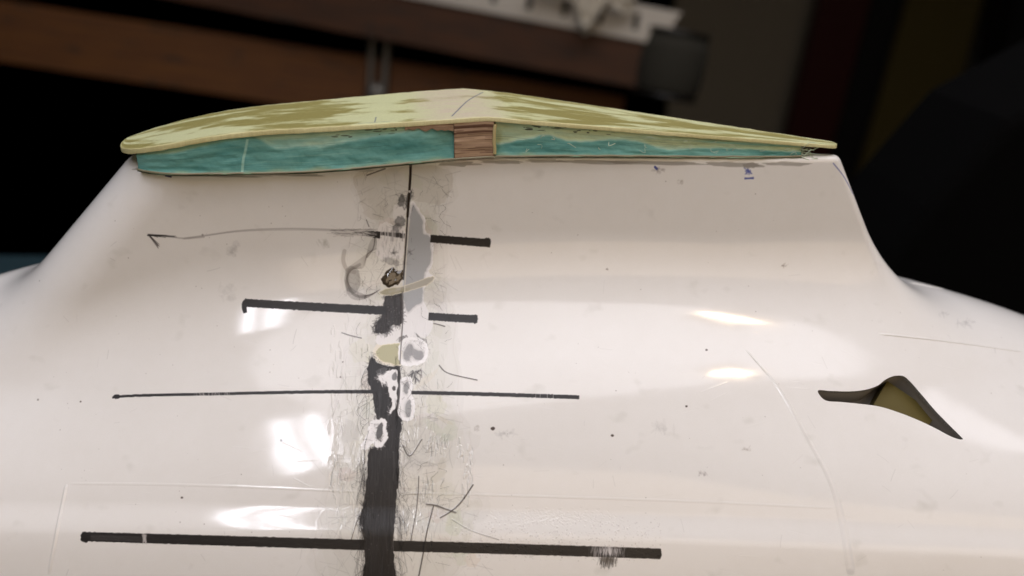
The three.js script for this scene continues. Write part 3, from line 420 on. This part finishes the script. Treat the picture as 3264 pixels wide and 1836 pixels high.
function block(x0, x1, o, NX, V0, zf, mat, name, label) {                // solid between pylon top and skin, from x0 to x1
  const R = 22, yb = (x) => topY(x) - 0.0004, pos = [], uv = [], idx = [];
  for (let i = 0; i <= NX; i++) {
    const x = lerp(x0, x1, i / NX);
    const w = Math.max(0.0012, stubHalf(x, o)), wf = Math.max(0.0012, farHalf(x, o)), ring = [];
    for (let k = 0; k <= R; k++) { const s = k / R, zz = w + zf(x, s); ring.push([lerp(yb(x), roof(x, w) - SKIN(x) + 0.0002, s), zz, s]); }
    for (let k = R; k >= 0; k--) { const s = k / R, zz = -wf - zf(x + 0.3, s); ring.push([lerp(yb(x), roof(x, -wf) - SKIN(x) + 0.0002, s), zz, s]); }
    for (const [y, z, s] of ring) { pos.push(x, y, z); uv.push((x - STUB.l) / (STUB.r - STUB.l), s); }
    const M = ring.length; if (i) for (let k = 0; k < M; k++) { const a = (i - 1) * M + k, b = (i - 1) * M + (k + 1) % M, e = a + M, f = b + M; idx.push(a, e, b, b, e, f); }
  }
  const M = 2 * (R + 1); for (const [base, flip] of [[0, 1], [NX * M, 0]]) for (let k = 0; k < R; k++) { const a = base + k, b = base + k + 1, e = base + M - 1 - k, f = base + M - 2 - k; if (flip) idx.push(a, b, e, b, f, e); else idx.push(a, e, b, b, e, f); }
  return part(name, geom(pos, null, uv, idx), mat, stub, label);
}
let foamEdge;
{
  const W = 2048, H = 160, c = document.createElement('canvas'); c.width = W; c.height = H; const g = c.getContext('2d'), d = g.createImageData(W, H);
  const along = (t, u) => { for (let i = 1; i < t.length; i++) if (u <= t[i][0]) { const k = smooth(0, 1, (u - t[i - 1][0]) / (t[i][0] - t[i - 1][0])); return lerp(t[i - 1][1], t[i][1], k); } return t[t.length - 1][1]; };
  const edge = [[0, 0.95], [0.1, 0.8], [0.2, 0.95], [0.24, 0.62], [0.32, 0.66], [0.38, 0.8], [0.46, 0.92], [0.525, 0.34], [0.56, 0.5], [0.59, 0.66], [0.63, 0.5], [0.679, 0.64], [0.71, 0.58], [0.762, 0.33], [0.8, 0.44], [0.84, 0.5], [0.9, 0.42], [1, 0.4]];
  const D = [76, 144, 142], L = [128, 186, 178], P = [184, 218, 196], Q = [204, 216, 172], Y = [168, 164, 116];
  foamEdge = (u) => along(edge, u) + 0.09 * nz(u * 22, 3, 1) + 0.03 * nz(u * 90, 5, 2);
  for (let y = 0, i = 0; y < H; y++) for (let x = 0; x < W; x++, i += 4) {
    const s = 1 - y / H, u = x / W, right = smooth(0.47, 0.53, u), e = foamEdge(u), up = smooth(-0.05, 0.07, s - e), tone = clamp(0.42 + 0.9 * fbm(u * 9, s * 2.2 + u * 5, 4) + 0.4 * fbm(u * 40, s * 9, 7) + 0.16 * fbm(u * 160, s * 26, 9) + 0.25 * (s / Math.max(e, 0.2) - 0.5)), hair = smooth(0.02, 0, Math.abs(s - e - 0.02)) * (0.25 + 0.35 * right), up2 = right * smooth(0.1, 0, Math.abs(s - 0.78)) * smooth(0.78, 0.82, u) * smooth(0.99, 0.9, u), low = smooth(0.16, 0.02, s + 0.08 * nz(u * 40, 1, 9)), f = rnd() * 10 - 5;
    const pale = [0, 1, 2].map((k) => lerp(lerp(P[k], L[k], clamp(0.35 + 1.2 * fbm(u * 16, s * 6, 40)) * (1 - right * 0.7)), Q[k], right * clamp(0.5 + fbm(u * 12, s * 4, 44)))), q = [0, 1, 2].map((k) => lerp(lerp(lerp(lerp(D[k], L[k], tone), lerp(pale[k], L[k], up2 * 0.8), up), 214, hair * 0.5), Y[k], low * 0.6)); d.data[i] = q[0] + f; d.data[i + 1] = q[1] + f; d.data[i + 2] = q[2] + f; d.data[i + 3] = 255;
  }
  g.putImageData(d, 0, 0);
  for (let i = 0; i < 300; i++) { g.strokeStyle = rnd() < 0.55 ? `rgba(176,214,200,${rr(0.08, 0.3)})` : `rgba(20,60,58,${rr(0.1, 0.35)})`; g.lineWidth = rr(0.5, 2); const x = rr(0, W), y = rr(10, H), l = rr(30, 200); g.beginPath(); g.moveTo(x, y); g.bezierCurveTo(x + l * 0.3, y + rr(-7, 7), x + l * 0.6, y + rr(-7, 7), x + l, y + rr(-9, 9)); g.stroke(); }
  g.strokeStyle = 'rgba(176,216,200,0.7)'; g.lineWidth = 7; g.beginPath(); g.moveTo(412, 14); g.lineTo(405, 50); g.lineTo(396, 90); g.lineTo(390, 150); g.stroke();
  for (let i = 0; i < 46; i++) { g.fillStyle = `rgba(24,30,22,${rr(0.3, 0.75)})`; g.beginPath(); g.ellipse(rnd() < 0.65 ? rr(1130, 1420) : rr(620, 800), rr(1, 34), rr(2, 14), rr(1, 4), rr(-0.2, 0.2), 0, 7); g.fill(); }
  const foam = new THREE.MeshPhysicalMaterial({ name: 'teal_foam', map: tex(c, true), roughness: 0.62, sheen: 0.2, sheenRoughness: 0.6 });
  const zf = (x, s) => -0.0022 * smooth(-0.031, -0.0205, x) * smooth(-0.0195, -0.0205, x) * (0.35 + 0.65 * s) - 0.0016 * smooth(0.003, -0.006, x) * smooth(-0.01, -0.0065, x) - 0.0009 * smooth(-0.04, 0.1, s - foamEdge(clamp((x - STUB.l) / (STUB.r - STUB.l)))) + 0.0009 * fbm(x * 55, s * 2.4, 3) + 0.0005 * fbm(x * 190, s * 5, 6) - 0.0006 * Math.sin(Math.PI * clamp(s * 1.1)) - 0.0011 * smooth(0.72, 1, s) * (0.6 + nz(x * 40, 8)) + 0.0007 * smooth(0.12, 0, s);
  block(-0.1275, -0.0202, 0.0006, 260, 0, zf, foam, 'foam_core', 'teal foam core with a pale vertical scratch');
  block(-0.0064, 0.1035, 0.0006, 260, 0, zf, foam, 'foam_core', 'teal foam core with pale torn upper edge');
  const wc = document.createElement('canvas'); wc.width = 1024; wc.height = 128; const w = wc.getContext('2d'); w.fillStyle = '#ae947a'; w.fillRect(0, 0, 1024, 128);
  for (let i = 0; i < 260; i++) { w.strokeStyle = rnd() < 0.5 ? `rgba(84,58,44,${rr(0.1, 0.45)})` : `rgba(180,154,138,${rr(0.1, 0.35)})`; w.lineWidth = rr(0.8, 4); const y = rr(0, 128), x = rr(330, 560); w.beginPath(); w.moveTo(x, y); w.bezierCurveTo(x + 20, y + rr(-2, 2), x + 40, y + rr(-2, 2), x + rr(20, 90), y + rr(-3, 3)); w.stroke(); }
  w.fillStyle = 'rgba(70,42,30,0.6)'; w.fillRect(380, 12, 200, 10); w.fillRect(470, 34, 70, 6);
  const wood = new THREE.MeshStandardMaterial({ name: 'spar_wood', map: tex(wc, true), roughness: 0.85 });
  const zw = (x, s) => 0.0003 + 0.0011 * fbm(x * 40, s * 11, 4) + 0.0003 * fbm(x * 90, s * 30, 2);
  block(-0.0202, -0.0066, 0.0006, 40, 0, zw, wood, 'spar_block', 'brown layered wood block in the middle of the foam');
  // brown cap wood shows above the foam left of the block, and a yellow bead of glue on its right
  const cap = (x0, x1, y0, y1, zo, mat, name, label, n = 30) => { const pos = [], idx = [], uv = []; for (let i = 0; i <= n; i++) { const x = lerp(x0, x1, i / n), w2 = stubHalf(x, 0.0006), yt = roof(x, w2) - SKIN(x), e = Math.sin(Math.PI * clamp(i / n, 0.04, 0.96)); for (let k = 0; k <= 6; k++) { const s = k / 6, y = yt - lerp(y0, y1 * (0.55 + 0.7 * (i / n) + 0.5 * nz(x * 420, 4)), s); pos.push(x, y, w2 + zo * Math.sin(Math.PI * clamp(s, 0.06, 0.94)) * e + 0.0002 * nz(x * 700, k * 0.7, 3)); uv.push((x - STUB.l) / (STUB.r - STUB.l), 1 - s); } if (i) for (let k = 0; k < 6; k++) { const a = (i - 1) * 7 + k, b = a + 7; idx.push(a, a + 1, b, b, a + 1, b + 1); } } return part(name, geom(pos, null, uv, idx), mat, stub, label); };
  cap(-0.0365, -0.0192, -0.0006, 0.0021, 0.0004, wood, 'spar_cap', 'splintered brown wood above the foam');
  const glue = new THREE.MeshPhysicalMaterial({ name: 'glue', color: 0xc4b888, roughness: 0.25, transmission: 0.0 });
  { const pts = [0, 1, 2, 3, 4, 5].map((k) => V(-0.0064 + 0.0011 * nz(k * 0.9, 3), lerp(topY(-0.0064) + 0.0012, roof(-0.0064, 0.017) - 0.0024, k / 5), stubHalf(-0.0064, 0.0004) + 0.0004 + 0.0004 * nz(k, 7))); const t = new THREE.TubeGeometry(new THREE.CatmullRomCurve3(pts), 30, 0.0006, 8); part('glue_bead', t, glue, stub, 'ragged yellow glue bead beside the wood block'); }
  // bond line: squeezed-out resin along the foot of the stub
  { const pts = []; for (let i = 0; i <= 90; i++) { const x = lerp(-0.1275, 0.1035, i / 90), w2 = stubHalf(x, 0.0006); pts.push(V(x, topY(x) + 0.0001 + 0.0002 * nz(x * 160, 5), w2 + 0.0002 + 0.0003 * nz(x * 120, 9))); }
    part('bond_line', new THREE.TubeGeometry(new THREE.CatmullRomCurve3(pts), 260, 0.0004, 8), new THREE.MeshPhysicalMaterial({ name: 'bond_resin', color: 0x8c8872, roughness: 0.3 }), stub, 'thin yellowish resin squeezed out along the joint'); }
  // torn shreds of foam and glass at both ends and along the upper edge
  const sh = []; const strand = (a, b, r, k = 0.0012) => { const m = a.clone().lerp(b, 0.5).add(V(rr(-k, k), rr(-k, k), rr(0, k))); sh.push(new THREE.TubeGeometry(new THREE.CatmullRomCurve3([a, m, b]), 10, r, 5)); };
  for (let i = 0; i < 14; i++) { const y = rr(topY(0.104), roof(0.104, 0) - 0.0015); strand(V(0.103, y, rr(-0.002, 0.0045)), V(0.1045 + rr(0.001, 0.006), y + rr(-0.002, 0.002), rr(0, 0.004)), rr(0.00008, 0.00022)); }
  for (let i = 0; i < 26; i++) { const x = rr(-0.0, 0.105), w2 = stubHalf(x, 0) , y = topY(x) + rr(0.25, 0.8) * (roof(x, w2) - SKIN(x) - topY(x)); strand(V(x, y, w2), V(x + rr(-0.003, 0.003), y + rr(-0.0015, 0.0015), w2 + rr(0.0002, 0.001)), rr(0.00005, 0.00012)); }
  for (let i = 0; i < 10; i++) { const y = rr(YT, YT + 0.004); strand(V(-0.127, y, rr(0.006, 0.018)), V(-0.1285 + rr(-0.001, 0.001), y + rr(-0.001, 0.002), rr(0.006, 0.018)), 0.0001); }
  part('torn_shreds', mergeGeometries(sh), new THREE.MeshStandardMaterial({ name: 'torn_fibre', color: 0xb9c8b2, roughness: 0.8 }), stub, 'fine pale shreds torn from the foam', 'stuff');
}
// ------------------------------------------------------------------ what stands behind, out of focus
const spot = (px, py, dist) => camera.position.clone().addScaledVector(ray(px, py), dist);   // a pixel and a distance chosen from the thing's usual size
function woodTex(a, b, s) { const c = document.createElement('canvas'); c.width = 512; c.height = 128; const g = c.getContext('2d'), d = g.createImageData(512, 128); for (let y = 0, i = 0; y < 128; y++) for (let x = 0; x < 512; x++, i += 4) { const k = clamp(0.5 + 0.9 * fbm(x / 120 + s, y / 9, s) + 0.5 * fbm(x / 40, y / 30, s + 3)), n = smooth(0.2, 0.36, fbm(x / 34 + s, y / 22, s + 9)) * 0.5; for (let q = 0; q < 3; q++) d.data[i + q] = lerp(lerp(a[q], b[q], k), 26, n); d.data[i + 3] = 255; } g.putImageData(d, 0, 0); const t = tex(c, true); t.wrapS = t.wrapT = THREE.RepeatWrapping; return t; }

function between(name, a, b, h, d, mat, label, cat) {               // a sawn rail from a to b
  const t = thing(name, label, cat), len = a.distanceTo(b), g = new THREE.BoxGeometry(len, h, d, 30, 3, 3), p = g.attributes.position;
  for (let i = 0; i < p.count; i++) p.setY(i, p.getY(i) + 0.0018 * nz(p.getX(i) * 8, p.getZ(i) * 30, h * 50)); g.computeVertexNormals();
  const x = b.clone().sub(a).normalize(), z = camera.position.clone().sub(a.clone().lerp(b, 0.5)).normalize(), y = z.clone().cross(x).normalize(); z.copy(x).cross(y);
  t.position.copy(a).lerp(b, 0.5); t.quaternion.setFromRotationMatrix(new THREE.Matrix4().makeBasis(x, y, z)); part('plank', g, mat, t); return t;
}
const W1 = new THREE.MeshStandardMaterial({ name: 'beam_wood', map: woodTex([76, 42, 7], [106, 64, 14], 3), roughness: 0.75 }), W2 = new THREE.MeshStandardMaterial({ name: 'beam_wood_dark', map: woodTex([48, 27, 8], [78, 44, 14], 8), roughness: 0.75 });
const KR = 2.2, railA = spot(300, -138, 1.06 * KR), railB = spot(2120, 207, 0.95 * KR);
const rail = between('wooden_rail', railA, railB, 0.053 * KR, 0.05 * KR, W2, 'upper dark brown sloping rail with the white slotted strip along its top', 'rail');
between('wooden_rail', spot(-250, 60, 1.16 * KR), spot(1968, 400, KR), 0.062 * KR, 0.045 * KR, W1, 'lower orange brown sloping rail, dark gap above it', 'rail');
{ // white slotted strip
  const t = thing('slotted_strip', 'white perforated metal strip with a row of slots, lying on the dark rail', 'metal strip');
  const L = 0.42, h = 0.033, s = new THREE.Shape(); s.moveTo(-L, 0); s.lineTo(0, 0); s.lineTo(0.001, 0.014); s.lineTo(-0.004, 0.02); s.lineTo(0.002, h); s.lineTo(-L, h); s.closePath();
  for (let k = 0; k < 12; k++) { const x = -0.004 - 0.0355 * k - (k ? 0 : 0.001), q = new THREE.Path(); if (x < -L + 0.01) break; if (k === 0) continue; q.moveTo(x - 0.003, 0.009); q.lineTo(x + 0.003, 0.009); q.lineTo(x + 0.003, 0.023); q.absarc(x, 0.023, 0.003, 0, Math.PI); q.lineTo(x - 0.003, 0.009); s.holes.push(q); }
  const g = new THREE.ExtrudeGeometry(s, { depth: 0.0015, bevelEnabled: true, bevelSize: 0.0004, bevelThickness: 0.0004, bevelSegments: 2 }), m = new THREE.MeshStandardMaterial({ name: 'white_metal', color: 0xb8b2a6, roughness: 0.5 });
  const flange = new THREE.BoxGeometry(L, 0.0015, 0.03); flange.translate(-L / 2, 0.0008, -0.0155);
  part('slotted_face', g, m, t); part('flange', flange, m, t);
  t.scale.setScalar(KR); t.quaternion.copy(rail.quaternion); t.position.copy(railB).add(V(-0.001 * KR, 0.018 * KR, 0.0265 * KR).applyQuaternion(rail.quaternion));
}
{ // crumpled paper
  const t = thing('crumpled_paper', 'crumpled off-white paper hanging over the slotted strip', 'paper'), g = new THREE.PlaneGeometry(0.1, 0.05, 40, 24), p = g.attributes.position;
  for (let i = 0; i < p.count; i++) { const x = p.getX(i), y = p.getY(i), f = Math.abs(nz(x * 46, y * 40, 3)) * 0.02 + Math.abs(nz(x * 110, y * 90, 6)) * 0.008, tip = Math.exp(-(((x - 0.008) / 0.011) ** 2)); p.setXYZ(i, x, y * (0.35 + 0.55 * tip) + 0.006 * nz(x * 60, 2) - (y < 0 ? tip * 0.014 : 0), f); }
  g.computeVertexNormals(); t.quaternion.copy(rail.quaternion); t.scale.setScalar(KR); t.position.copy(spot(1860, -22, 0.905 * KR)); part('paper_sheet', g, new THREE.MeshStandardMaterial({ name: 'paper', color: 0xb9b2a2, roughness: 0.9, side: THREE.DoubleSide }), t);
}
{ // dark tin at the end of the rail
  const t = thing('paint_tin', 'dark grey green tin with black rims at the end of the dark rail', 'tin'), m = new THREE.MeshStandardMaterial({ name: 'tin', color: 0x2a281f, roughness: 0.9 }), k = new THREE.MeshStandardMaterial({ name: 'tin_rim', color: 0x161512, roughness: 0.4 });
  const r = 0.036, prof = [[0, -0.03], [r * 0.86, -0.03], [r * 0.95, -0.024], [r, -0.006], [r * 0.98, 0.014], [r * 0.9, 0.03], [0, 0.03]].map(([x, y]) => new THREE.Vector2(x, y));
  part('tin_body', new THREE.LatheGeometry(prof, 48), m, t); for (const [y, q] of [[0.031, 0.9], [-0.031, 0.88]]) { const o = new THREE.TorusGeometry(r * q, 0.0026, 8, 48); o.rotateX(Math.PI / 2); o.translate(0, y, 0); part('rim', o, k, t); }
  t.quaternion.copy(rail.quaternion); t.scale.setScalar(KR); t.position.copy(spot(2135, 205, 0.94 * KR));
}
{ // steel hanger
  const t = thing('steel_hanger', 'grey steel hanger strap joining the two sloping rails', 'bracket'), m = new THREE.MeshStandardMaterial({ name: 'steel', color: 0x6c6a64, roughness: 0.45, metalness: 0.6 });
  const rod = (ax, ay, bx, by, r) => new THREE.TubeGeometry(new THREE.LineCurve3(spot(ax, ay, 0.965 * KR), spot(bx, by, 0.965 * KR)), 2, r, 10);
  part('strap', rod(1248, -40, 1222, 300, 0.0042 * KR), m, t); part('strap', rod(1186, 120, 1178, 300, 0.0034 * KR), m, t);
  const f = new THREE.SphereGeometry(0.012 * KR, 20, 12); f.scale(1, 0.9, 0.6); f.translate(...spot(1198, 300, 0.965 * KR).toArray()); part('hook', f, m, t);
}
{ // the far end of the workshop, well away from the lamps over the bench
  const wall = new THREE.Mesh(new THREE.BoxGeometry(8, 6, 0.1), new THREE.MeshStandardMaterial({ name: 'wall_paint', color: 0xbcb098, roughness: 0.95 })); wall.name = 'wall'; wall.userData = { kind: 'structure', label: 'plain beige wall far behind the rails', category: 'wall' };
  const e = spot(2240, 300, 8.4); wall.position.set(e.x + 3.7, 0.3, e.z - 0.1); scene.add(wall);
  const post = thing('door_frame', 'dark maroon door frame post against the beige wall', 'door frame'), q = spot(2660, 300, 8.1); post.position.set(q.x, 0, q.z); post.rotation.z = -0.12; part('post', new THREE.BoxGeometry(0.4, 6, 0.12), new THREE.MeshStandardMaterial({ name: 'maroon', color: 0x521c16, roughness: 0.6 }), post); part('stop', new THREE.BoxGeometry(0.25, 6, 0.1).translate(0.34, 0, 0), new THREE.MeshStandardMaterial({ name: 'black_stop', color: 0x1c1a18, roughness: 0.7 }), post);
  const pan = thing('olive_panel', 'dull olive panel standing beyond the door frame', 'panel'), c = spot(2970, 300, 8.2); pan.position.set(c.x, 0, c.z); pan.rotation.z = -0.12; part('panel', new THREE.BoxGeometry(0.6, 6, 0.06), new THREE.MeshStandardMaterial({ name: 'olive', color: 0x746634, roughness: 0.9 }), pan);
  const dk = thing('black_cabinet', 'black cabinet at the dark end of the room', 'cabinet'), k = spot(3300, 300, 7.9); dk.position.set(k.x + 0.4, 0, k.z); part('side', new THREE.BoxGeometry(1.6, 6, 0.4), new THREE.MeshStandardMaterial({ name: 'cabinet_black', color: 0x181614, roughness: 0.8 }), dk);
  // a black case leans on the bench behind the right end of the pod
  const bag = thing('black_case', 'black fabric case leaning on the bench behind the fuselage', 'case'), o = spot(3060, 900, 0.78), P2 = [[2850, 905], [2905, 830], [3010, 700], [3264, 430], [3600, 250], [3600, 1250], [2850, 1250]].map(([x, y]) => { const r = ray(x, y), t = (o.z - camera.position.z) / r.z; return camera.position.clone().addScaledVector(r, t); });
  const sh = new THREE.Shape(P2.map((v) => new THREE.Vector2(v.x - o.x, Math.max(v.y - o.y, -0.128 - o.y)))); const g = new THREE.ExtrudeGeometry(sh, { depth: 0.12, bevelEnabled: true, bevelSize: 0.012, bevelThickness: 0.012, bevelSegments: 5, curveSegments: 8 }); g.translate(0, 0, -0.14); bag.position.copy(o); part('case_body', g, new THREE.MeshPhysicalMaterial({ name: 'black_cloth', color: 0x040404, roughness: 1, specularIntensity: 0.15 }), bag);
}
{ // bench with a teal mat
  const yb = POD.y - POD.b - 0.0035, bench = new THREE.Mesh(new THREE.BoxGeometry(1.7, 0.03, 0.9), new THREE.MeshStandardMaterial({ name: 'bench_top', color: 0x100d0a, roughness: 0.8 })); bench.name = 'workbench'; bench.userData = { label: 'dark workbench top under the fuselage', category: 'workbench' }; bench.position.set(0.1, yb - 0.0155, -0.08); bench.receiveShadow = true; scene.add(bench);
  const t = thing('cutting_mat', 'dark teal mat on the bench behind the fuselage', 'mat'); const g = new THREE.BoxGeometry(0.6, 0.003, 0.62); t.position.set(-0.3, yb + 0.0012, -0.22); part('mat', g, new THREE.MeshStandardMaterial({ name: 'teal_mat', color: 0x0a2a32, roughness: 0.8 }), t);
}
// ------------------------------------------------------------------ unseen lights: ceiling lamps and glowing panels
function lamp(label, pos, aim, roll, len, tubes, gap, tw, color, power, slats) {
  const t = thing('unseen_ceiling_light', label, 'lamp'); t.position.copy(pos); t.up.set(0, 0, 1); t.lookAt(aim); t.rotateZ(roll);
  const w = gap * tubes + 0.06, white = new THREE.MeshStandardMaterial({ name: 'lamp_housing', color: 0xd8d8d4, roughness: 0.5 });
  const h = new THREE.BoxGeometry(w, len + 0.06, 0.02); h.translate(0, 0, -0.05); part('housing', h, white, t);
  for (let i = 0; i < tubes; i++) {
    const x = (i - (tubes - 1) / 2) * gap; const tube = new THREE.BoxGeometry(tw, len, 0.01); tube.translate(x, 0, -0.008); part('lamp_tube', tube, new THREE.MeshStandardMaterial({ name: 'lamp_glow', color: 0xffffff, emissive: color, emissiveIntensity: 2 }), t);
    const l = new THREE.RectAreaLight(color, power, tw, len); l.position.set(x, 0, 0.002); l.rotation.y = Math.PI; t.add(l); l.name = 'lamp_light';
  }
  for (let k = 0; k < slats; k++) { const s = new THREE.BoxGeometry(w, 0.0015, 0.02); s.translate(0, (k + 0.5) / slats * len - len / 2, 0.013); part('louvre', s, white, t); }
  return t;
}
lamp('twin tube louvred lamp with cool light, front left of the bench', V(-0.64, 1.46, 1.36), V(0, 0.03, 0), 0, 0.6, 2, 0.115, 0.06, 0xf4f4ff, 24, 12);
lamp('short lamp with warm light, above the right end of the fuselage', V(0.72, 1.45, 0.35), V(0, 0.03, 0), 0.75, 0.12, 1, 0.12, 0.024, 0xffe2bc, 200, 0);
{ // unseen glowing panel overhead, standing in for soft light off the ceiling
  const t = thing('unseen_ceiling_light', 'unseen wide glowing panel overhead, standing in for soft light off the ceiling', 'lamp'); t.position.set(0.27, 2.05, 0.18); t.rotation.order = 'YXZ'; t.rotation.set(Math.PI / 2, 0.57, 0);
  part('bounce_panel', new THREE.BoxGeometry(3.0, 1.6, 0.02).translate(0, 0, -0.014), new THREE.MeshStandardMaterial({ name: 'bounce_panel_glow', color: 0xffffff, emissive: 0xf2f3ff, emissiveIntensity: 1 }), t);
  const l = new THREE.RectAreaLight(0xf6f3fa, 2.6, 3.0, 1.6); l.name = 'lamp_light'; l.rotation.y = Math.PI; l.position.z = 0.002; t.add(l);
}
{ // unseen warm panel behind the camera, standing in for light off a wall
  const t = thing('unseen_warm_panel', 'unseen broad warm panel behind the camera, placed to light the pylon face', 'lamp'); t.position.set(0.6, 0.8, 2.0); t.lookAt(0, 0.05, 0);
  part('warm_panel', new THREE.BoxGeometry(2.2, 1.5, 0.02).translate(0, 0, -0.014), new THREE.MeshStandardMaterial({ name: 'warm_panel_glow', color: 0xffffff, emissive: 0xffd8a4, emissiveIntensity: 0.6 }), t);
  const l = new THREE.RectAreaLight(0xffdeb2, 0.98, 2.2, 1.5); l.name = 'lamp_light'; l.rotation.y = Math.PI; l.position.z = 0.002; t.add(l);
}
scene.traverse((o) => { if (o.isMesh) { o.castShadow = true; o.receiveShadow = true; } });
renderer.render(scene, camera);
